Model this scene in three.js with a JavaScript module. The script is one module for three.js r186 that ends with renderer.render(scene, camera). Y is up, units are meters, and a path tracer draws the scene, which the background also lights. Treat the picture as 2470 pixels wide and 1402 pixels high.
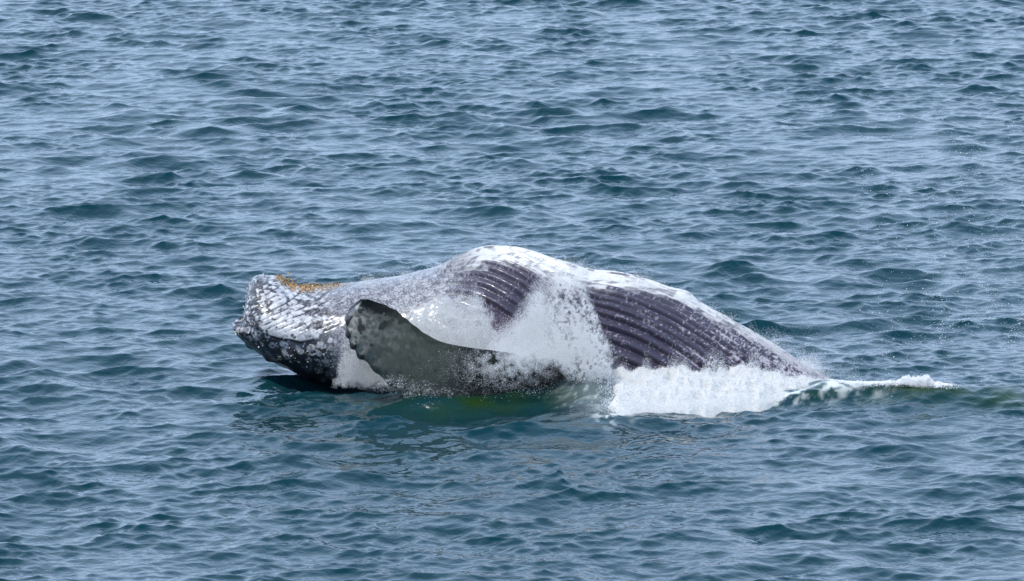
import * as THREE from 'three';

// ---------------------------------------------------------------- camera, sky, sun, exposure
const scene = new THREE.Scene();
const EYE = new THREE.Vector3(0, 15, 90), PITCH = 8.58 * Math.PI / 180, FOC = 13930;
const camera = new THREE.PerspectiveCamera(2 * Math.atan(701 / FOC) * 180 / Math.PI, 2470 / 1402, 1, 12000);
camera.position.copy(EYE);
camera.rotation.x = -PITCH;
camera.updateMatrixWorld();

const renderer = new THREE.WebGLRenderer({ antialias: true });
renderer.toneMapping = THREE.LinearToneMapping;
renderer.toneMappingExposure = 1;
renderer.shadowMap.enabled = true;

const SUN = new THREE.Vector3(-0.32, 0.86, 0.34).normalize();
const sun = new THREE.DirectionalLight(new THREE.Color(1.0, 0.955, 0.88), 3.7);
sun.position.copy(SUN).multiplyScalar(60);
sun.castShadow = true;
sun.shadow.mapSize.set(4096, 4096);
Object.assign(sun.shadow.camera, { left: -20, right: 20, top: 40, bottom: -40, near: 1, far: 160 });
scene.add(sun, sun.target);

// ---------------------------------------------------------------- seeded random and noise
function rng(seed) {
  let s = seed | 0;
  return () => { s = (s + 0x6d2b79f5) | 0; let t = Math.imul(s ^ (s >>> 15), 1 | s); t = (t + Math.imul(t ^ (t >>> 7), 61 | t)) ^ t; return ((t ^ (t >>> 14)) >>> 0) / 4294967296; };
}
const PERM = new Uint8Array(512), GV = new Float32Array(256 * 3);
{
  const r = rng(77), p = Array.from({ length: 256 }, (_, i) => i);
  for (let i = 255; i > 0; i--) { const j = Math.floor(r() * (i + 1)); [p[i], p[j]] = [p[j], p[i]]; }
  for (let i = 0; i < 512; i++) PERM[i] = p[i & 255];
  for (let i = 0; i < 256; i++) { const u = r() * 2 - 1, a = r() * 6.2832, q = Math.sqrt(1 - u * u); GV[i * 3] = q * Math.cos(a); GV[i * 3 + 1] = q * Math.sin(a); GV[i * 3 + 2] = u; }
}
function noise(x, y, z) {            // gradient noise, about -0.8 .. 0.8
  const X = Math.floor(x), Y = Math.floor(y), Z = Math.floor(z);
  x -= X; y -= Y; z -= Z;
  const u = x * x * x * (x * (x * 6 - 15) + 10), v = y * y * y * (y * (y * 6 - 15) + 10), w = z * z * z * (z * (z * 6 - 15) + 10);
  let s = 0;
  for (let k = 0; k < 8; k++) {
    const i = k & 1, j = (k >> 1) & 1, l = k >> 2;
    const h = PERM[(PERM[(PERM[(X + i) & 255] + Y + j) & 255] + Z + l) & 255] * 3;
    s += (i ? u : 1 - u) * (j ? v : 1 - v) * (l ? w : 1 - w) * (GV[h] * (x - i) + GV[h + 1] * (y - j) + GV[h + 2] * (z - l));
  }
  return s * 1.5;
}
function fbm(x, y, z, n = 4) { let a = 1, s = 0, t = 0; for (let i = 0; i < n; i++) { s += a * noise(x, y, z); t += a; a *= 0.55; x = x * 2.03 + 11.3; y = y * 2.03 + 5.7; z = z * 2.03 + 3.1; } return s / t; }
function cell(x, y, z, seed = 0) {   // distance to the nearest of scattered points, and that point's own random number
  const X = Math.floor(x), Y = Math.floor(y), Z = Math.floor(z);
  let best = 9, id = 0;
  for (let i = -1; i <= 1; i++) for (let j = -1; j <= 1; j++) for (let k = -1; k <= 1; k++) {
    const h = PERM[(PERM[(PERM[(X + i + seed) & 255] + Y + j) & 255] + Z + k) & 255];
    const a = X + i + PERM[h] / 255, b = Y + j + PERM[h + 1] / 255, c = Z + k + PERM[h + 2] / 255;
    const d = (a - x) ** 2 + (b - y) ** 2 + (c - z) ** 2;
    if (d < best) { best = d; id = PERM[h + 3] / 255; }
  }
  return [Math.sqrt(best), id];
}
const clamp = (x, a = 0, b = 1) => Math.min(b, Math.max(a, x));
const sstep = (a, b, x) => { const t = clamp((x - a) / (b - a)); return t * t * (3 - 2 * t); };
const lerp = (a, b, t) => a + (b - a) * t;
const gauss = (x, s) => Math.exp(-x * x / (2 * s * s));

// the sky: pale blue and hazy low down, deeper blue above, with thin high cloud all round
{
  const W = 1024, H = 512, data = new Float32Array(W * H * 4);
  const stops = [[0, [0.84, 1.10, 1.50]], [10, [0.80, 1.09, 1.56]], [22, [0.74, 1.05, 1.54]], [38, [0.60, 0.91, 1.40]], [55, [0.20, 0.35, 0.64]], [90, [0.06, 0.13, 0.32]]];
  for (let j = 0; j < H; j++) {
    const el = (j + 0.5) / H * 180 - 90, e = Math.max(0, el);
    let k = 0; while (k < stops.length - 2 && e > stops[k + 1][0]) k++;
    const t = clamp((e - stops[k][0]) / (stops[k + 1][0] - stops[k][0]));
    for (let i = 0; i < W; i++) {
      const az = (i + 0.5) / W * 2 * Math.PI - Math.PI, ce = Math.cos(el * Math.PI / 180), y = Math.sin(el * Math.PI / 180);
      const px = Math.cos(az) * ce, pz = Math.sin(az) * ce;
      const q = 1 / (Math.max(y, 0) + 0.12);
      const c = sstep(0.02, 0.55, fbm(px * q * 1.1 + 4, pz * q * 1.1, 2.2, 5) + 0.06) * 0.5;
      const o = (j * W + i) * 4, cloud = [1.12, 1.18, 1.66];
      for (let n = 0; n < 3; n++) data[o + n] = lerp(lerp(stops[k][1][n], stops[k + 1][1][n], t), cloud[n], c);
      data[o + 3] = 1;
    }
  }
  const sky = new THREE.DataTexture(data, W, H, THREE.RGBAFormat, THREE.FloatType);
  sky.mapping = THREE.EquirectangularReflectionMapping;
  sky.magFilter = THREE.LinearFilter;
  sky.needsUpdate = true;
  scene.background = sky;
  scene.environment = sky;
}

// a place in the photograph (2470 x 1402) at a given z in metres
const CP = Math.cos(PITCH), SP = Math.sin(PITCH);
function at(px, py, z, out = new THREE.Vector3()) {
  const dx = (px - 1235) / FOC, dy = (701 - py) / FOC, vy = dy * CP - SP, vz = -dy * SP - CP, t = (z - EYE.z) / vz;
  return out.set(EYE.x + dx * t, EYE.y + vy * t, z);
}
function tag(o, label, category, kind, group) {
  o.userData.label = label;
  if (category) o.userData.category = category;
  if (kind) o.userData.kind = kind;
  if (group) o.userData.group = group;
  o.castShadow = o.receiveShadow = true;
  return o;
}

// ---------------------------------------------------------------- the sea
const WAVES = [];
{
  const r = rng(2024), N = 145, L0 = 0.155, L1 = 3.7;
  for (let i = 0; i < N; i++) {
    const f = (i + r()) / N, L = L0 * Math.pow(L1 / L0, f), k = 2 * Math.PI / L;
    const spread = 1.05 - 0.5 * f;
    const g = (r() + r() + r() + r() - 2) * 1.3;
    const th = (i % 5 === 0 ? -0.95 : i % 5 === 2 ? 0.85 : 0.08) + g * spread * 0.8;                                        // mostly running at the viewer
    const steep = 0.0272 * (f < 0.4 ? 1.06 : 1) * (f > 0.66 ? lerp(1, 0.38, (f - 0.66) / 0.34) : 1) * (0.6 + 0.8 * r());
    WAVES.push({ L, kx: k * Math.sin(th), kz: k * Math.cos(th), a: steep / k, dx: Math.sin(th), dz: Math.cos(th), p: r() * 6.2832 });
  }
}
// what the whale does to the sea round it
const ridgeZ = (x) => 1.75 + 0.13 * (x - 5) + 0.10 * Math.sin(x * 1.9) + 0.16 * noise(x * 1.1, 2.2, 0.3);
function heave(x, z) {
  let h = 0;
  h += 0.50 * Math.exp(-(((x - 1.25) / 0.58) ** 2) - ((z - 2.0) / 1.0) ** 2);           // glassy hump beside the flipper
  h += 0.09 * Math.exp(-(((x - 0.3) / 1.1) ** 2) - ((z - 3.7) / 0.4) ** 2);             // wavelet in front of the flipper
  h += 0.21 * Math.exp(-(((x + 0.5) / 1.2) ** 4) - ((z - 2.15) / 0.55) ** 2);           // water pushed up by the flipper
  const rz = z - ridgeZ(x);
  h += (0.22 + 0.09 * noise(x * 1.3, 5.2, 0.3)) * sstep(4.0, 5.0, x) * (1 - 0.3 * sstep(7.0, 11, x)) * Math.exp(-((rz / (rz > 0 ? 0.42 : 1.0)) ** 2)); // wake ridge running off to the right
  return h;
}
const OCEAN = {};
{
  const xs = [], zs = [];
  const line = (a, segs) => { const out = [a]; for (const [to, d0, d1] of segs) { let v = out[out.length - 1], s = v, span = to - s; while (v < to - 1e-6) { const t = (v - s) / span; v = Math.min(to, v + lerp(d0, d1, t)); out.push(v); } } return out; };
  const grow = []; for (let v = 17, d = 0.2; v < 6000; d *= 1.35) { v += d; grow.push(v); }
  const half = line(0, [[10.5, 0.036, 0.036], [17, 0.05, 0.075]]);
  xs.push(...grow.slice().reverse().map((v) => -v), ...half.slice(1).reverse().map((v) => -v), ...half, ...grow);
  const farz = []; for (let v = -64, d = 0.3; v > -8000; d *= 1.35) { v -= d; farz.push(v); }
  const nearz = []; for (let v = 18, d = 0.2; v < 400; d *= 1.4) { v += d; nearz.push(v); }
  zs.push(...farz.reverse(), ...line(-64, [[-20, 0.092, 0.068], [18, 0.068, 0.046]]), ...nearz);
  const nx = xs.length, nz = zs.length, n = nx * nz;
  const pos = new Float32Array(n * 3), col = new Float32Array(n * 3);
  const dcell = (a, i) => Math.max(a[Math.min(i + 1, a.length - 1)] - a[Math.max(i - 1, 0)], 0.04) / 2;
  for (let j = 0; j < nz; j++) {
    const cz = dcell(zs, j), z0 = zs[j];
    for (let i = 0; i < nx; i++) {
      const x0 = xs[i], cs = Math.max(cz, dcell(xs, i));
      // gusts: the small waves come in patches
      const gust = Math.max(0.5, 0.97 + 0.45 * noise(x0 * 0.22 + 3, z0 * 0.075, 0.5) + 0.75 * noise(x0 * 0.8, z0 * 0.4, 7.5));
      const group = Math.max(0.35, 0.95 + 0.9 * noise(x0 * 0.45 + 9, z0 * 0.24, 3.5));
      let x = x0, y = 0, z = z0;
      for (const w of WAVES) {
        if (w.L < cs * 2.2) continue;
        const th = w.kx * x0 + w.kz * z0 + w.p, s = Math.sin(th), c = Math.cos(th);
        const g = w.L < 0.9 ? w.a * gust : w.L < 3.2 ? w.a * group : w.a;
        y += g * c; const q = w.L < 0.4 ? 0.8 : 1.1;
        x -= q * g * w.dx * s; z -= q * g * w.dz * s;
      }
      const near = Math.abs(x0) < 14 && Math.abs(z0) < 9;
      const hv = near ? heave(x0, z0) : 0;
      const o = (j * nx + i) * 3;
      pos[o] = x; pos[o + 1] = y + hv; pos[o + 2] = z;
      let foam = 0, green = 0;
      if (near) {
        // streaks of foam drawn up the hump, and on the crest of the wake ridge
        const e = Math.exp(-(((x0 - 1.35) / 0.62) ** 2) - ((z0 - 2.3) / 1.3) ** 2) * sstep(0.35, 0.9, x0);
        if (e > 0.02) foam = Math.max(foam, e * (0.13 + 0.30 * sstep(0.0, 0.4, noise(x0 * 3.2 + z0 * 3.5, z0 * 1.2 - x0 * 1.1, 3.1)) + 0.55 * sstep(0.12, 0.5, fbm(x0 * 11, z0 * 5, 9.1, 3))));
        const rz = z0 - ridgeZ(x0) + 0.16;
        const f = sstep(4.2, 4.9, x0) * (1 - sstep(5.6, 7.2, x0)) * Math.exp(-((rz / 0.22) ** 2));
        if (f > 0.02) foam = Math.max(foam, 0.7 * f * sstep(0.08, 0.32, fbm(x0 * 9, z0 * 6, 4.4, 3) - 0.02));
        if (x0 > 0.9 && x0 < 5.8 && z0 > 1 && z0 < 5.2) {
          const d = z0 - mound(x0, z0).zf;
          if (d > -0.3) foam = Math.max(foam, 0.9 * Math.exp(-Math.max(0, d) / 0.28) * sstep(0.02, 0.30, fbm(x0 * 5, z0 * 3, 14.4, 4) + 0.12 - 0.25 * Math.max(0, d)) * sstep(1.0, 1.5, x0));
        }
        // green of sunlight through the wake ridge, painted in; same green under the flipper
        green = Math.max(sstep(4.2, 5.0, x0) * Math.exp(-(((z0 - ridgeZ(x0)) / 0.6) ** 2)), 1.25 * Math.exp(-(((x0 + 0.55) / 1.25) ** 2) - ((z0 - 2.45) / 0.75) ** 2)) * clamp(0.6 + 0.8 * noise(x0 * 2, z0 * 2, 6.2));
      }
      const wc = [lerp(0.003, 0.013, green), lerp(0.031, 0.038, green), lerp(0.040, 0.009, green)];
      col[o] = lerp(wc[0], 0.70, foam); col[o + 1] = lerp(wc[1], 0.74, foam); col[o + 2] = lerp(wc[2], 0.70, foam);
    }
  }
  const idx = new Uint32Array((nx - 1) * (nz - 1) * 6);
  let q = 0;
  for (let j = 0; j < nz - 1; j++) for (let i = 0; i < nx - 1; i++) {
    const a = j * nx + i, b = a + 1, c = a + nx, d = c + 1;
    idx[q++] = a; idx[q++] = c; idx[q++] = b; idx[q++] = b; idx[q++] = c; idx[q++] = d;
  }
  const g = new THREE.BufferGeometry();
  g.setAttribute('position', new THREE.BufferAttribute(pos, 3));
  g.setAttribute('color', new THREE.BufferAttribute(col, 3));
  g.setIndex(new THREE.BufferAttribute(idx, 1));
  g.computeVertexNormals();
  const uv = new Float32Array(n * 2);
  for (let i = 0; i < n; i++) { uv[i * 2] = xs[i % nx] / 2.3; uv[i * 2 + 1] = -zs[Math.floor(i / nx)] / 2.3; }
  g.setAttribute('uv', new THREE.BufferAttribute(uv, 2));
  const RES = 512, nm = new Uint8Array(RES * RES * 4), rr = rng(99), rip = [];
  while (rip.length < 70) { const a = Math.round((rr() - 0.5) * 60), b = Math.round(8 + rr() * 24) * (rr() < 0.9 ? 1 : -1), k = Math.hypot(a, b); if (k > 10 && k < 36) rip.push([a, b, rr() * 6.2832, 0.030 * (0.5 + rr()) * a / k, 0.030 * (0.5 + rr()) * b / k]); }
  for (let j = 0; j < RES; j++) for (let i = 0; i < RES; i++) {
    let sx = 0, sy = 0;
    for (const [a, b, p, da, db] of rip) { const c = Math.cos(2 * Math.PI * (a * i + b * j) / RES + p); sx += da * c; sy += db * c; }
    const l = 1 / Math.hypot(sx, sy, 1), o = (j * RES + i) * 4;
    nm[o] = 127.5 * (1 - sx * l); nm[o + 1] = 127.5 * (1 - sy * l); nm[o + 2] = 127.5 * (1 + l); nm[o + 3] = 255;
  }
  const ripples = new THREE.DataTexture(nm, RES, RES);
  ripples.wrapS = ripples.wrapT = THREE.RepeatWrapping;
  ripples.magFilter = THREE.LinearFilter;
  ripples.needsUpdate = true;
  const water = new THREE.MeshPhysicalMaterial({ color: 0xffffff, vertexColors: true, roughness: 0.085, ior: 1.333, metalness: 0, normalMap: ripples, normalScale: new THREE.Vector2(0.2, 0.2) });
  const sea = new THREE.Mesh(g, water);
  sea.name = 'ocean';
  scene.add(sea);
  tag(sea, 'choppy blue green ocean filling the whole frame around the whale', 'sea', 'structure');
}

// ---------------------------------------------------------------- the whale
// pairs of outline points (belly side, back side) in the photograph's pixels at z = 0, and the half width in metres
const SECT = [
  [566, 782, 566, 784, 0.02], [574, 770, 567, 796, 0.28], [589, 760, 576, 812, 0.46], [592, 738, 592, 825, 0.58], [597, 708, 612, 840, 0.70], [604, 680, 632, 853, 0.80],
  [620, 664, 655, 868, 0.88], [662, 668, 690, 885, 0.96], [708, 693, 730, 899, 1.03], [760, 697, 775, 908, 1.08], [820, 689, 830, 920, 1.13], [900, 677, 905, 955, 1.2],
  [980, 664, 985, 1000, 1.27], [1050, 644, 1060, 1035, 1.35], [1110, 621, 1120, 1055, 1.42], [1160, 602, 1170, 1068, 1.46], [1210, 598, 1220, 1075, 1.5], [1270, 606, 1280, 1085, 1.5],
  [1340, 630, 1350, 1095, 1.5], [1420, 654, 1430, 1105, 1.48], [1500, 664, 1510, 1118, 1.45], [1570, 682, 1580, 1130, 1.4], [1640, 709, 1640, 1142, 1.35], [1720, 750, 1720, 1158, 1.28],
  [1800, 796, 1800, 1180, 1.2], [1880, 843, 1880, 1208, 1.1], [1960, 891, 1960, 1240, 1.0], [2040, 939, 2040, 1275, 0.9], [2150, 1010, 2150, 1330, 0.78], [2300, 1120, 2300, 1420, 0.6],
];
const cr = (p0, p1, p2, p3, t) => 0.5 * (2 * p1 + (p2 - p0) * t + (2 * p0 - 5 * p1 + 4 * p2 - p3) * t * t + (3 * p1 - p0 - 3 * p2 + p3) * t * t * t);
function section(s) {                                   // s = 0 .. SECT.length - 1
  const i = Math.min(SECT.length - 2, Math.floor(s)), t = s - i, g = (k) => SECT[clamp(k, 0, SECT.length - 1)];
  return [0, 1, 2, 3, 4].map((n) => cr(g(i - 1)[n], g(i)[n], g(i + 1)[n], g(i + 2)[n], t));
}
function bodyPoint(S, phi, out) {                       // phi = 0 on the belly line, pi / 2 on the side nearest the viewer
  const [tx, ty, bx, by, hw] = S;
  const T = at(tx, ty, 0), B = at(bx, by, 0), u = 0.5 + 0.5 * Math.cos(phi), v = 1.04 * Math.sin(phi);
  return out.set(lerp(B.x, T.x, u), lerp(B.y, T.y, u), v * Math.max(hw, 0.004));
}
// height of the lip above the sea: above it the lower jaw, below it the dark upper jaw
const lipY = (x) => { const P = [[-4.5, 1.08], [-4.14, 1.03], [-3.85, 0.88], [-3.56, 0.80], [-3.30, 0.78], [-3.0, 0.80], [-2.6, 0.72], [-2.0, 0.5]]; let k = 0; while (k < P.length - 2 && x > P[k + 1][0]) k++; return lerp(P[k][1], P[k + 1][1], clamp((x - P[k][0]) / (P[k + 1][0] - P[k][0]))); };

const skinPos = [], skinCol = [], skinIdx = [];
function sheet(nu, nv, f, closeV) {                      // a grid of displaced points; f(i, j) -> { p, c }
  const base = skinPos.length / 3;
  for (let i = 0; i < nu; i++) for (let j = 0; j < nv; j++) { const { p, c } = f(i, j); skinPos.push(p.x, p.y, p.z); skinCol.push(c[0], c[1], c[2]); }
  for (let i = 0; i < nu - 1; i++) for (let j = 0; j < nv - (closeV ? 0 : 1); j++) {
    const a = base + i * nv + j, b = base + i * nv + (j + 1) % nv, c = a + nv, d = b + nv;
    skinIdx.push(a, b, c, b, d, c);
  }
}
const barnacleSpots = [];
const mixc = (a, b, t) => [lerp(a[0], b[0], t), lerp(a[1], b[1], t), lerp(a[2], b[2], t)];
{
  // sample s evenly by distance along the body
  const NS = 880, tab = [0]; let last = null;
  const fine = 4000, mid = new THREE.Vector3();
  for (let i = 0; i <= fine; i++) { const S = section(i / fine * (SECT.length - 1)); const p = at((S[0] + S[2]) / 2, (S[1] + S[3]) / 2, 0).clone(); const T = at(S[0], S[1], 0).clone(); if (last) tab.push(tab[i - 1] + Math.max(p.distanceTo(last[0]), 0.8 * T.distanceTo(last[1]))); last = [p, T]; }
  const total = tab[fine];
  const sAt = (d) => { let lo = 0, hi = fine; while (hi - lo > 1) { const m = (lo + hi) >> 1; if (tab[m] < d) lo = m; else hi = m; } return (lo + (d - tab[lo]) / (tab[hi] - tab[lo])) / fine * (SECT.length - 1); };
  const phis = [];
  for (let j = 0; j < 440; j++) phis.push(-0.35 + 3.65 * j / 440);
  for (let j = 0; j < 30; j++) phis.push(3.30 + (2 * Math.PI - 3.65) * j / 30);
  const NP = phis.length;
  const P0 = new Array(NS * NP), arc = new Float32Array(NS * NP);
  for (let i = 0; i < NS; i++) {
    const S = section(sAt(total * Math.pow(i / (NS - 1), 1.0)));
    const ref = bodyPoint(S, 0, new THREE.Vector3());
    let prev = null, a = 0, j0 = phis.findIndex((f) => f >= 0);
    for (let j = 0; j < NP; j++) P0[i * NP + j] = bodyPoint(S, phis[j], new THREE.Vector3());
    for (let j = j0; j < NP; j++) { if (prev) a += P0[i * NP + j].distanceTo(prev); prev = P0[i * NP + j]; arc[i * NP + j] = a; }
    a = 0; prev = P0[i * NP + j0];
    for (let j = j0 - 1; j >= 0; j--) { a -= P0[i * NP + j].distanceTo(prev); prev = P0[i * NP + j]; arc[i * NP + j] = a; }
  }
  const du = new THREE.Vector3(), dv = new THREE.Vector3(), nn = new THREE.Vector3();
  const WHITE = [0.62, 0.62, 0.60], BLACK = [0.014, 0.013, 0.018], PURPLE = [0.044, 0.038, 0.062], WET = [0.30, 0.30, 0.33];
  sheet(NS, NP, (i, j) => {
    const p = P0[i * NP + j], k = i * NP + j, A = arc[k], phi = phis[j];
    du.subVectors(P0[Math.min(NS - 1, i + 1) * NP + j], P0[Math.max(0, i - 1) * NP + j]);
    dv.subVectors(P0[i * NP + (j + 1) % NP], P0[i * NP + (j + NP - 1) % NP]);
    nn.crossVectors(dv, du).normalize();
    if (i < 2) nn.set(-1, 0, 0);
    const x = p.x, y = p.y, z = p.z;
    if (phi > 2.6 && (x > -2.3 || phi > 3.6)) return { p: p.clone(), c: BLACK };
    let d = 0;
    const head = 1 - sstep(-3.1, -2.3, x);                    // 1 on the head
    const ly = lipY(x), above = y - ly + 0.03 * noise(x * 5, 2.2, 1.1);
    const jaw = head * sstep(-0.02, 0.03, above) , rostrum = head * (1 - sstep(-0.02, 0.03, above));
    // ventral grooves
    const sp = lerp(0.165, 0.215, sstep(0.5, 2.0, A));
    const tw = -0.17 * (x + 1.8) - 0.40 * (clamp(x, -1.2, 0.9) + 1.2);
    const gbelly = (A + tw + 0.022 * noise(x * 0.7, A * 1.2, 4.1) + 0.006 * noise(x * 3, A * 5, 8.8)) / sp;
    const gph = x < -2 ? (y - 0.44 * x - 0.06 * (x + 3.4) ** 2 + 0.035 * noise(x * 2.6, y * 2.6, 4.4)) / 0.086 : gbelly;   // finer, slanting pleats on the jaw
    const f = gph - Math.floor(gph), gd = Math.exp(-(((f - 0.5) / 0.15) ** 2)), id = Math.floor(gph), gid = Math.floor(gph + 0.5), u1 = 2 * (gph + 0.5 - gid) - 1, w1 = (u1 + 1) / 2, ridge = w1 < 0.68 ? Math.pow(Math.sin(1.5708 * w1 / 0.68), 0.8) : Math.pow(Math.max(0, Math.cos(1.5708 * (w1 - 0.68) / 0.32)), 0.9);
    const gmod = clamp(0.85 + 0.6 * noise(x * 0.8, gph * 0.8, 1.7));
    const onBelly = (1 - rostrum) * sstep(2.3, 1.9, phi);
    const throatness = sstep(-3.0, -2.3, x) * sstep(-0.9, -1.4, x);
    const pleat = onBelly * sstep(-1.3, -0.8, x) * (1 - 0.85 * throatness) * (1 - 0.8 * sstep(1.6, 1.8, A) * sstep(1.0, 0.5, x)) * (1 - 0.5 * sstep(3.6, 4.8, x));
    d += 0.52 * sp * gmod * pleat * (ridge - 0.65);     // rounded ridges with sharp valleys between
    d -= 0.012 * onBelly * (1 - sstep(-3.1, -2.6, x)) * gd * sstep(0.08, 0.2, above);
        d += 0.07 * gauss(x - 2.72, 0.13) * gauss(A - 0.05, 0.16);
    // lip of the lower jaw stands out over the upper jaw
    d += 0.05 * jaw * gauss(above - 0.16, 0.15) * sstep(-4.15, -3.8, x) * (1 - sstep(-3.3, -2.9, x)) * sstep(0.35, 0.6, z);
    d -= 0.05 * rostrum * sstep(-3.0, -3.4, x) * Math.exp(-(((above + 0.02) / 0.1) ** 2));
    // unevenness of the skin
    d += 0.012 * noise(x * 3, y * 3, z * 3) + 0.004 * noise(x * 16, y * 16, z * 16);
    const [cd, ci] = cell(x * 3.6, y * 3.6, z * 3.6, 3);
    const knob = rostrum * (ci > 0.2 ? 1 : 0) * Math.exp(-((cd / 0.40) ** 2));
    d += 0.075 * knob;
    // ---- colour of the skin
    const fine1 = fbm(x * 9, y * 9, z * 9, 4), fine2 = fbm(x * 26 + 4, y * 26, z * 26, 3), str = fbm(x * 2.4, gbelly * 1.7, 5.5, 4);
    let c;
    // belly: slate purple ridges and darker grooves, flecked
    let belly = mixc(PURPLE, [0.050, 0.034, 0.050], clamp(0.2 + 1.2 * fine1));
    belly = mixc(belly, [0.050, 0.022, 0.045], 0.7 * sstep(1.6, 1.85, A + 0.15 * fine1) * sstep(1.0, 0.5, x));
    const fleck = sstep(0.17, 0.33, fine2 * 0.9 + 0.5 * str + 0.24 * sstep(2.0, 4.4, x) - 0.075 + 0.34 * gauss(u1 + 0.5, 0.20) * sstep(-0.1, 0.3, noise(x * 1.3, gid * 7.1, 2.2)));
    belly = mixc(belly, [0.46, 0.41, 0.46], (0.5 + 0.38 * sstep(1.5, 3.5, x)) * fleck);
    // pale crest along the top, with streaked lower edge
    const crestEdge = lerp(0.62, 0.30, sstep(1.4, 3.0, x)) + 0.16 * sstep(0.1, 0.6, x) * (1 - sstep(1.0, 1.8, x));
    const crest = sstep(0.16, -0.10, A - crestEdge + 0.42 * str + 0.25 * fine1) * sstep(-1.3, -0.3, x);
    const crestDark = Math.max(sstep(0.10, 0.28, fbm(x * 5 + 9, gph * 1.2, 1.5, 3)) * sstep(0.34, 0.0, A), 0.75 * sstep(0.12, 0.3, fbm(x * 3.2, A * 26, 7.5, 3) - 0.05 + 0.2 * sstep(0.15, 0.5, A)));
    belly = mixc(belly, mixc(mixc(WHITE, [0.52, 0.52, 0.54], clamp(0.1 + 1.5 * fine1)), [0.07, 0.055, 0.08], 0.9 * crestDark), crest * (1 - 0.65 * sstep(3.2, 5, x)));
    const tail = sstep(2.4, 4.2, x) * sstep(-0.06, 0.18, str * 0.7 + fine2 * 0.9 - 0.02);
    belly = mixc(belly, [0.46, 0.43, 0.46], 0.75 * tail);
    // throat between head and belly: pale, mottled with dark
    const fine3 = fbm(x * 34 + 4, y * 34, z * 34, 2);
    let throat = mixc([0.40, 0.40, 0.41], [0.19, 0.19, 0.21], clamp(0.5 + fine1 * 1.6));
    throat = mixc(throat, [0.06, 0.055, 0.07], 0.92 * sstep(-0.10, 0.16, fine3 + 0.34 * fine1 + 0.12 * str));
    // lower jaw: white between thin dark grooves
    let chin = mixc([0.58, 0.58, 0.57], [0.28, 0.28, 0.31], clamp(0.3 + 1.6 * fine1 + 0.8 * fine2));
    chin = mixc(chin, BLACK, 0.95 * sstep(0.45, 0.75, gd) * sstep(0.07, 0.16, above + 0.1 * noise(x * 6, y * 6, 2.2)) * sstep(-0.15, 0.12, noise(x * 3.6, gph * 0.9, 6.6) + 0.04) * sstep(-3.98, -3.72, x + 0.2 * fine1));
    const [kd] = cell(x * 13, y * 13, z * 13, 57);
    const black = sstep(0.05, 0.18, fbm(x * 11 + 3, y * 11, z * 11, 4) + 0.28 * sstep(-3.66, -4.0, x) - 0.16 * sstep(0.3, 0.1, above) + 0.24 * sstep(-3.45, -2.9, x) + 0.34 * (kd - 0.5) - 0.035);
    chin = mixc(chin, BLACK, 0.9 * black);
    // upper jaw: black with ring scars and barnacle spots
    let ros = BLACK;
    const [rd, ri] = cell(x * 9, y * 9, z * 9, 31);
    const ring = gauss(rd - 0.36, 0.09) * (ri > 0.2 ? 1 : 0) + (ri > 0.66 ? sstep(0.30, 0.18, rd) : 0);
    ros = mixc(ros, [0.48, 0.48, 0.50], clamp(ring) * sstep(0.42, 0.12, -above - 0.22 * sstep(-3.3, -2.8, x)) * (0.5 + 0.5 * sstep(-0.2, 0.2, fine1)));
    const rims = sstep(0.30, 0.5, fine2 + 0.25 * fine1 + 0.25 * sstep(-3.3, -2.7, x));
    ros = mixc(ros, [0.55, 0.55, 0.56], rims * sstep(0.55, 0.2, -above - 0.2 * sstep(-3.3, -2.8, x)));
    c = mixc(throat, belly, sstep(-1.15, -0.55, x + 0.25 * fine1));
    const cheek = sstep(-3.35, -3.0, x + 0.3 * fine1) * sstep(0.75, 0.45, above);           // ringed scars climb the corner of the mouth
    chin = mixc(chin, mixc(BLACK, [0.60, 0.60, 0.62], clamp(ring + 0.5 * sstep(0.1, 0.3, fine2))), cheek * 0.9);
    const hd = mixc(ros, chin, sstep(-0.015, 0.02, above));
    c = mixc(c, hd, 1 - sstep(-3.05, -2.55, x + 0.35 * fine1));
    // ochre growth along the chin
    const och = Math.min(1, 1.3 * gauss(x + 3.42, 0.26) + 0.35 * gauss(x + 2.8, 0.22)) * sstep(0.42, 0.04, A + 0.28 * fine1) * sstep(-0.15, 0.25, fine1 * 1.2 + fine2 * 0.6 + 0.06) * sstep(-3.82, -3.68, x);
    c = mixc(c, mixc(mixc([0.40, 0.245, 0.09], [0.56, 0.44, 0.27], sstep(-3.3, -2.8, x)), [0.13, 0.06, 0.02], sstep(0.0, 0.30, fine2)), clamp(och * 1.3));
    d += 0.06 * och * Math.max(0, 0.3 + fine1 * 1.2 + fine2);
    const out = p.clone().addScaledVector(nn, d);
    if (i % 5 === 0 && j % 3 === 0 && phi < 2.2) barnacleSpots.push({ p: out.clone(), n: nn.clone(), x, A, rostrum, jaw, above, och });
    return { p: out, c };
  }, true);
  // -------------------------------------------------- the flipper, one skin with the body
  const LE = [[1380, 1020], [1300, 1024], [1200, 1018], [1090, 1002], [1005, 972], [940, 927], [897, 884], [860, 850], [840, 815], [835, 778], [843, 748], [868, 724]];
  const TE = [[1395, 915], [1318, 878], [1232, 852], [1130, 838], [1058, 822], [1000, 787], [965, 757], [940, 741], [915, 731], [898, 725], [884, 722], [872, 722]];
  const spl = (P, t) => { const s = t * (P.length - 1), i = Math.min(P.length - 2, Math.floor(s)), u = s - i, g = (k) => P[clamp(k, 0, P.length - 1)]; return [0, 1].map((n) => cr(g(i - 1)[n], g(i)[n], g(i + 1)[n], g(i + 2)[n], u)); };
  const NU = 320, NV = 150;
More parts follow.
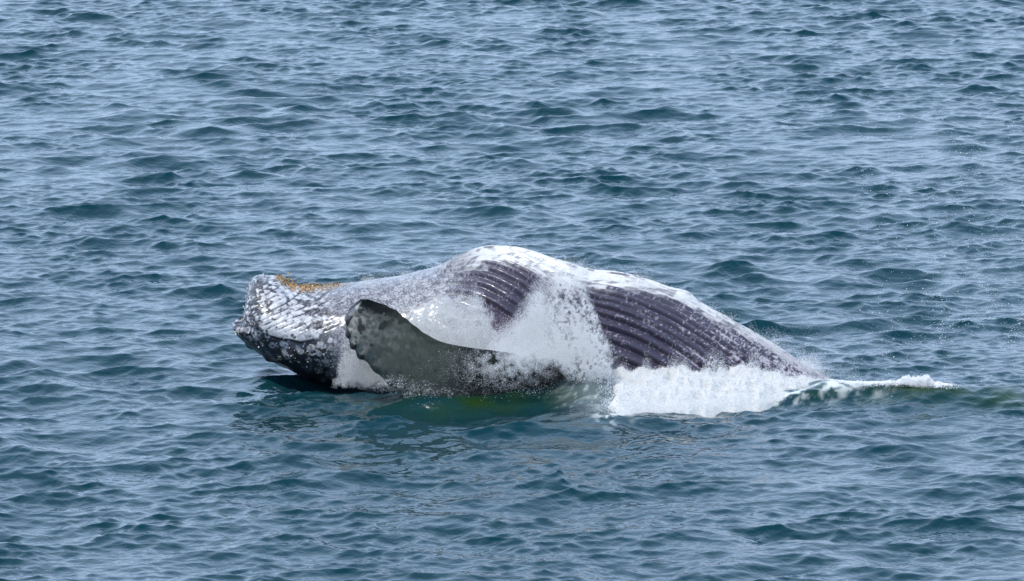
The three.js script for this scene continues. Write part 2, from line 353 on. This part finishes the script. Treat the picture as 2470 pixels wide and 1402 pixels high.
  sheet(NU, NV, (i, j) => {
    const t = Math.pow(i / (NU - 1), 0.9), a = spl(LE, t), b = spl(TE, t);
    const zb = lerp(1.25, 2.15, sstep(0, 0.30, t)) + 0.18 * t * t;
    const th = j / NV * 2 * Math.PI, c = 0.5 + 0.5 * Math.cos(th);      // 0 = leading edge, 1 = trailing edge
    const L = at(a[0], a[1], zb - 0.02).clone(), T = at(b[0], b[1], zb + 0.58 * (1 - 0.35 * t)).clone();
    const chord = L.distanceTo(T), axis = T.clone().sub(L).normalize();
    // knobs along the leading edge, small nicks along the trailing edge
    const kn = t > 0.4 ? Math.pow(0.5 + 0.5 * Math.sin(t * 84 + 2.0 * noise(t * 9, 1.5, 0.3)), 1.3) : 0;
    const le = 0.052 * kn * sstep(0.4, 0.6, t) * (1 - sstep(0.97, 1, t));
    const te = 0.022 * noise(t * 34, 3.3, 0.5) * sstep(0.3, 0.5, t);
    const side = Math.sin(th) >= 0 ? 1 : -1, prof = 1.6 * Math.sqrt(c) * (1 - c) + 0.12 * Math.sqrt(Math.max(0, c * (1 - c)));
    const thick = Math.min(0.36, chord * 0.30) * lerp(1.5, 1, sstep(0.05, 0.5, t)) * (1 + 0.25 * kn * sstep(0.3, 0, c));
    const nrm = new THREE.Vector3(0.1, -0.48, 0.87).normalize();
    const p = L.lerp(T, c).addScaledVector(axis, -le * sstep(0.35, 0, c) + te * sstep(0.8, 1, c));
    p.addScaledVector(nrm, side * thick * prof * 0.6);
    p.z += 0.006 * noise(p.x * 8, p.y * 8, 3.3) * side;
    // colour: dull white, black along the edges, black blotches towards the tip
    const n1 = fbm(p.x * 6, p.y * 6, 2.5, 4), n2 = fbm(p.x * 17, p.y * 17, 6.5, 3);
    let col = mixc(mixc([0.28, 0.275, 0.235], [0.40, 0.39, 0.34], sstep(0.6, 0.85, t)), [0.13, 0.132, 0.11], clamp(0.42 + n1 * 2.6 + n2 * 1.8));
    const dT = (1 - c) * chord, dL = c * chord;
    const wT = 0.095 + 0.13 * sstep(0.45, 0.80, t), wL = 0.03 + 0.13 * kn;
    const edge = Math.max(sstep(wT * 1.25, wT * 0.75, dT + 0.16 * n2 + 0.10 * n1), sstep(0.40, 0.62, t) * sstep(wL * 1.2, wL * 0.8, dL + 0.08 * n2));
    const [bd, bi] = cell(p.x * 4.6, p.y * 4.6, 1.5, 11);
    const [sd, si] = cell(p.x * 9, p.y * 9, 2.5, 71);
    const blot = (si > 0.78 ? 0.9 : 0) * sstep(0.34, 0.24, sd + 0.3 * n2) * sstep(0.45, 0.6, t) + (bi > 0.35 ? 1 : 0) * sstep(0.36, 0.26, bd + 0.45 * n2 + 0.25 * n1) * sstep(0.5, 0.62, t);
    col = mixc(col, [0.018, 0.016, 0.016], clamp(Math.max(edge, clamp(blot) * 0.9)));
    col = mixc(col, [0.05, 0.055, 0.042], 0.75 * sstep(0.70, 0.36, t + 0.2 * n1));
    col = mixc(col, [0.08, 0.09, 0.06], 0.5 * sstep(-0.35, 0.35, fbm(p.x * 3, p.y * 9, 1.1, 3)) * sstep(0.75, 0.4, t));
    col = mixc(col, [0.016, 0.016, 0.015], sstep(0.36, 0.20, t + 0.16 * n1 + 0.08 * n2));
    if (side < 0) col = mixc(col, [0.05, 0.05, 0.055], 0.8);
    return { p, c: col };
  }, true);
}
const whale = new THREE.Group();
whale.name = 'humpback_whale';
scene.add(whale);
tag(whale, 'humpback whale landing belly up with grooved purple belly and raised flipper', 'whale');
{
  const g = new THREE.BufferGeometry();
  g.setAttribute('position', new THREE.BufferAttribute(new Float32Array(skinPos), 3));
  g.setAttribute('color', new THREE.BufferAttribute(new Float32Array(skinCol), 3));
  g.setIndex(new THREE.BufferAttribute(new Uint32Array(skinIdx), 1));
  g.computeVertexNormals();
  const skin = new THREE.MeshPhysicalMaterial({ vertexColors: true, roughness: 0.40, clearcoat: 0.5, clearcoatRoughness: 0.18, ior: 1.4, side: THREE.DoubleSide });
  const body = new THREE.Mesh(g, skin);
  body.name = 'body';
  body.castShadow = body.receiveShadow = true;
  whale.add(body);
}
// acorn barnacles: little ribbed cones, ochre along the chin, pale on the jaws
{
  const r = rng(5), cone = new THREE.CylinderGeometry(0.45, 1, 0.9, 7, 1, true);
  cone.translate(0, 0.35, 0);
  const make = (name, label, mat, pick, scale, count) => {
    const spots = barnacleSpots.filter(pick), m = new THREE.InstancedMesh(cone, mat, count), M = new THREE.Matrix4(), q = new THREE.Quaternion(), up = new THREE.Vector3(0, 1, 0), c = new THREE.Color();
    for (let i = 0; i < count; i++) {
      const s = spots[Math.floor(r() * spots.length)], k = scale * (0.5 + r());
      const n = s.n.clone().add(new THREE.Vector3(r() - 0.5, r() - 0.3, r() - 0.5).multiplyScalar(0.9)).normalize();
      const p = s.p.clone().add(new THREE.Vector3(r() - 0.5, r() - 0.5, r() - 0.5).multiplyScalar(0.05)).addScaledVector(s.n, (0.07 * s.och * (gauss(s.x + 3.62, 0.07) + 0.9 * gauss(s.x + 3.08, 0.07)) + 0.03 * s.och) * r());
      M.compose(p, q.setFromUnitVectors(up, n), new THREE.Vector3(k, k * (0.8 + 0.9 * r()), k));
      m.setMatrixAt(i, M);
      const v = 0.2 + 1.0 * r();
      m.setColorAt(i, c.setRGB(v, v * (0.92 + 0.16 * r()), v * (0.85 + 0.3 * r())));
    }
    m.name = name;
    m.userData.kind = 'stuff';
    m.userData.label = label;
    m.castShadow = m.receiveShadow = true;
    whale.add(m);
  };
  make('ochre_barnacles', 'ochre brown barnacle crust along the chin', new THREE.MeshStandardMaterial({ color: new THREE.Color().setRGB(0.42, 0.27, 0.12), roughness: 0.85 }), (s) => s.och > 0.35, 0.010, 420);
  make('pale_barnacles', 'pale barnacles scattered on the dark upper jaw and chin tip', new THREE.MeshStandardMaterial({ color: new THREE.Color().setRGB(0.55, 0.55, 0.54), roughness: 0.85 }), (s) => (s.rostrum > 0.5 && s.above > -0.55) || (s.jaw > 0.5 && s.x < -3.9), 0.012, 240);
}

// ---------------------------------------------------------------- whitewater and spray
const WATERWHITE = new THREE.MeshPhysicalMaterial({ color: new THREE.Color().setRGB(0.92, 0.925, 0.92), roughness: 0.95, transmission: 0.3, thickness: 0, specularIntensity: 0.3 });
const FOAM = new THREE.MeshStandardMaterial({ color: new THREE.Color().setRGB(0.53, 0.535, 0.52), roughness: 0.9 });
const dropGeo = new THREE.IcosahedronGeometry(1, 0);
function drops(name, label, category, count, seed, place) {   // place(r) -> [point, radius] or null
  const r = rng(seed), pts = [];
  for (let tries = 0; pts.length < count && tries < count * 60; tries++) { const d = place(r); if (d) pts.push(d); }
  const m = new THREE.InstancedMesh(dropGeo, WATERWHITE, pts.length), M = new THREE.Matrix4(), q = new THREE.Quaternion(), e = new THREE.Euler();
  pts.forEach(([p, k], i) => { e.set(r() * 6, r() * 6, r() * 6); m.setMatrixAt(i, M.compose(p, q.setFromEuler(e), new THREE.Vector3(k, k, k))); });
  m.name = name;
  scene.add(m);
  tag(m, label, category, 'stuff');
  return m;
}
// heights of the churned foam mound at the whale's side
function mound(x, z) {
  const u = clamp((x - 1.45) / 3.85);
  const zf = lerp(4.0, 1.55, Math.pow(u, 0.85)) + 0.22 * noise(x * 1.7, 3.3, 2.2) + 0.12 * noise(x * 6, 1.3, 2.2);   // front foot
  const zb = 1.30 - 0.55 * u;                                                     // where it meets the body
  const t = clamp((zf - z) / Math.max(zf - zb, 0.2));
  const top = lerp(lerp(0.37, 0.30, sstep(1.6, 3.6, x)), 0.03, sstep(3.5, 4.9, x)) * (1 + 0.22 * noise(x * 2.4, 8.8, 1.0)) + 0.05 * noise(x * 7, 2.5, 3.3) * sstep(5.0, 4.2, x);
  const ends = sstep(1.38, 1.62, x + 0.12 * noise(z * 3, 4.4, 1.1)) * sstep(5.5, 5.0, x);
  let h = top * Math.pow(t, 0.8) * ends;
  if (z > zf) h = -0.9 * (z - zf);
  if (z < zb) h -= (zb - z) * 0.5;
  return { h: h - 0.22 * (1 - ends), t, ends, zf };
}
{
  const nx = 420, nz = 230, pos = [], idx = [];
  for (let i = 0; i < nx; i++) for (let j = 0; j < nz; j++) {
    const x = lerp(1.25, 5.6, i / (nx - 1)), z = lerp(0.5, 4.3, j / (nz - 1)), m = mound(x, z);
    const billow = 0.5 - Math.abs(fbm(x * 2.2, z * 1.6, 1.7, 3)) * 1.4, churn = fbm(x * 8, z * 5, 4.1, 3);
    const k = clamp(m.t * 3) * m.ends;
    pos.push(x, m.h + 0.01 + k * (0.19 * billow + 0.10 * churn + 0.014 * noise(x * 26, z * 18, 2)), z);
    if (i && j) { const d = i * nz + j, c = d - 1, b = d - nz, a = b - 1; idx.push(a, c, b, b, c, d); }
  }
  for (let q = 0; q < idx.length; q += 3) { const t = idx[q + 1]; idx[q + 1] = idx[q + 2]; idx[q + 2] = t; }
  const g = new THREE.BufferGeometry();
  g.setAttribute('position', new THREE.Float32BufferAttribute(pos, 3));
  g.setIndex(idx.reverse());
  g.computeVertexNormals();
  FOAM.side = THREE.DoubleSide;
  const m = new THREE.Mesh(g, FOAM);
  m.name = 'whitewater';
  scene.add(m);
  tag(m, 'bright mound of churned whitewater along the belly towards the tail', 'foam', 'stuff');
}
// froth thrown off the mound
drops('foam_spray', 'ragged froth thrown up along the top of the whitewater mound', 'spray', 170000, 21, (r) => {
  const x = lerp(1.05, 5.45, r()), z = lerp(0.7, 4.4, r()), m = mound(x, z);
  if (m.ends < 0.05 || x < 1.62) {                                     // torn left edge, over the hump
    if (x > 1.85 || z < 1.6 || z > 3.9 || r() > 0.35 * sstep(1.05, 1.7, x) * clamp(0.5 + 1.6 * noise(x * 7, z * 5, 3.3))) return null;
    return [new THREE.Vector3(x, heave(x, z) + 0.02 - Math.log(1 - r() * 0.98) * 0.05, z), 0.002 + 0.010 * r() * r() * r()];
  }
  if (m.t <= 0 && (m.h < -0.12 || r() > 0.5)) return null;
  const billow = 0.5 - Math.abs(fbm(x * 2.2, z * 1.6, 1.7, 3)) * 1.4;
  const top = sstep(0.7, 1, m.t), jet = 0.014 + (0.10 + 0.15 * gauss(x - 3.45, 0.35)) * top * sstep(5.1, 4.0, x) * sstep(0.0, 0.5, noise(x * 5.5, z * 2, 5.5) + 0.1);
  return [new THREE.Vector3(x, m.h + 0.02 + 0.17 * billow * clamp(m.t * 3) - Math.log(1 - r() * 0.98) * jet, z), 0.0018 + 0.006 * r() * r() * r()];
});
const field = (name, label, count, seed, box, zf, dens, size) => drops(name, label, 'spray', count, seed, (r) => {
  const px = lerp(box[0], box[2], r()), py = lerp(box[1], box[3], r());
  if (r() > dens(px, py)) return null;
  const s = size(r);
  return [at(px, py, zf(px, py, r)).clone(), s];
});
const small = (r) => 0.0016 + 0.0032 * r() * r() * r() + (r() > 0.994 ? 0.006 * r() : 0);
// veil between the flipper and the throat
field('throat_splash', 'white splash bursting up between the flipper and the throat', 240000, 31, [840, 640, 1200, 870], (px, py, r) => 1.36 + 0.65 * sstep(680, 870, py) + 0.14 * r() + 0.08 * noise(px * 0.01, py * 0.01, 3), (px, py) => {
  const n = fbm(px * 0.014, py * 0.014, 3.1, 4), n2 = fbm(px * 0.05, py * 0.05, 8.1, 3);
  const right = sstep(1176, 1142, px - (py - 700) * 0.28 + 26 * n2 + 12 * n);
  const core = sstep(0, 60, py - lerp(752, 700, sstep(930, 1080, px)) + 40 * n) * sstep(880, 990, px + 40 * n);
  const halo = 0.16 * sstep(640, 720, py + 25 * n) * sstep(830, 960, px);
  return right * clamp(core * (0.75 + 0.5 * n + 0.3 * n2) + halo * (0.6 + 1.2 * n2));
}, small);
// tall fan of water across the belly
field('belly_splash', 'tall fan of white water thrown across the middle of the belly', 330000, 41, [1150, 610, 1500, 950], (px, py, r) => 1.60 + 0.20 * r() * sstep(640, 900, py) + 0.75 * sstep(700, 910, py) - 0.9 * sstep(760, 620, py), (px, py) => {
  const n = fbm(px * 0.012, py * 0.010, 13.1, 4), n2 = fbm(px * 0.06, py * 0.045, 18.1, 3), nf = fbm(px * 0.03 - py * 0.006, py * 0.012, 2.1, 3);
  const l = lerp(1328, 1175, Math.pow(clamp((py - 640) / 215), 1.2)) + 26 * n + 14 * n2;
  const rr = lerp(1408, 1482, sstep(660, 900, py)) + 14 * n2;
  const inside = sstep(l - 26, l + 52, px) * sstep(rr + 12, rr - 26, px + 10 * n) * sstep(612, 680, py);
  const base = sstep(760, 850, py + 30 * n) * sstep(1160, 1230, px) * sstep(895, 850, py + 20 * n2) * sstep(rr + 12, rr - 40, px + 10 * n);
  return clamp(inside * sstep(lerp(882, 935, sstep(1325, 1385, px)), lerp(846, 885, sstep(1325, 1385, px)), py + 22 * n) * (0.5 + 0.85 * nf + 0.5 * n2 + 0.30 * sstep(660, 850, py) + 0.25 * sstep(1370, 1270, px)) * lerp(1, sstep(-0.30, 0.05, fbm(px * 0.12, py * 0.10, 7.7, 2) + 0.5 * nf + 0.25 * n), 0.8 * sstep(1290, 1370, px)) + base * (0.35 + 0.4 * n + 0.3 * nf));
}, small);
// churn behind the flipper under the head
field('chin_splash', 'pale splash where the head meets the water left of the flipper', 90000, 51, [770, 760, 960, 945], (px, py, r) => 1.15 + 0.2 * r(), (px, py) => {
  const n = fbm(px * 0.016, py * 0.016, 23.1, 4), n2 = fbm(px * 0.06, py * 0.05, 28.1, 3);
  const l = lerp(835, 790, sstep(780, 930, py)) + 30 * n + 12 * n2;
  return clamp(sstep(l, l + 45, px) * sstep(770, 880, py) * sstep(940, 915, py + 12 * n2) * (0.8 + 0.6 * n));
}, small);
// spray round the shoulder of the flipper
field('flipper_spray', 'grey spray round the dark shoulder of the flipper', 30000, 61, [1000, 800, 1420, 1000], (px, py, r) => 2.45 + 0.4 * r(), (px, py) => {
  const n2 = fbm(px * 0.05, py * 0.05, 38.1, 3), d = ((px - 1215) / 90) ** 2 + ((py - 880) / 36) ** 2;
  return clamp(Math.exp(-d) * (0.5 + 1.3 * n2));
}, small);
field('flipper_froth', 'specks of froth along the waterline below the raised flipper', 1500, 65, [900, 900, 1330, 990], (px, py, r) => 2.5 + 0.35 * r(), (px, py) => {
  const n2 = fbm(px * 0.04, py * 0.06, 48.1, 3), y = lerp(926, 944, sstep(925, 1060, px)) + 6 * noise(px * 0.03, 1, 1);
  return clamp(gauss((py - y) / (7 + 8 * gauss((px - 980) / 45, 1)), 1) * (0.15 + 0.9 * gauss((px - 980) / 60, 1)) * (0.6 + 1.6 * n2));
}, (r) => 0.0018 + 0.004 * r() * r());
// water streaming off the back and droplets in the air
field('back_mist', 'thin mist of droplets lifting off the back of the whale', 50000, 71, [820, 570, 2080, 960], (px, py, r) => lerp(-0.3, 0.5, r()), (px, py) => {
  let k = 10; while (k < SECT.length - 2 && px > SECT[k + 1][0]) k++;
  const ty = lerp(SECT[k][1], SECT[k + 1][1], clamp((px - SECT[k][0]) / (SECT[k + 1][0] - SECT[k][0])));
  const up = ty - py;
  return up < -14 ? 0 : Math.exp(-Math.max(0, up + 4) / (10 + 12 * sstep(1750, 2000, px))) * clamp(0.35 + 1.4 * fbm(px * 0.02, py * 0.02, 3.7, 3)) * (0.3 + 0.7 * sstep(0, 0.4, noise(px * 0.012, 3, 3)) + 0.5 * sstep(1750, 1950, px));
}, (r) => 0.0014 + 0.003 * r() * r());
field('airborne_droplets', 'bright droplets scattered in the air at the right beyond the tail', 2600, 81, [2060, 280, 2520, 960], (px, py, r) => lerp(-1, 2.2, r()), (px, py) => {
  const n = fbm(px * 0.012, py * 0.012, 5.7, 4);
  return clamp(0.03 + 0.5 * gauss((px - 2400) / 100, 1) * (gauss((py - 800) / 130, 1) + 0.35 * gauss((py - 340) / 60, 1)) * sstep(-0.05, 0.3, n));
}, (r) => 0.0028 + 0.010 * r() * r() * r());
// small crest of foam on the wake ridge
drops('wake_foam', 'small white curl of foam on the wake beyond the tail', 'spray', 26000, 91, (r) => {
  const x = lerp(4.9, 7.2, r()), w = gauss(x - 6.30, 0.19) + 0.09 * sstep(4.9, 5.3, x) * sstep(6.4, 5.6, x);
  if (r() > w) return null;
  const z = ridgeZ(x) - 0.08 + 0.26 * (r() + r() - 1), n = clamp(0.5 + noise(x * 6, 1, 1) + 0.5 * noise(x * 17, z * 9, 1));
  return [new THREE.Vector3(x, heave(x, z) + 0.01 + 0.17 * w * r() * n, z), 0.002 + 0.007 * r() * r()];
});

renderer.render(scene, camera);
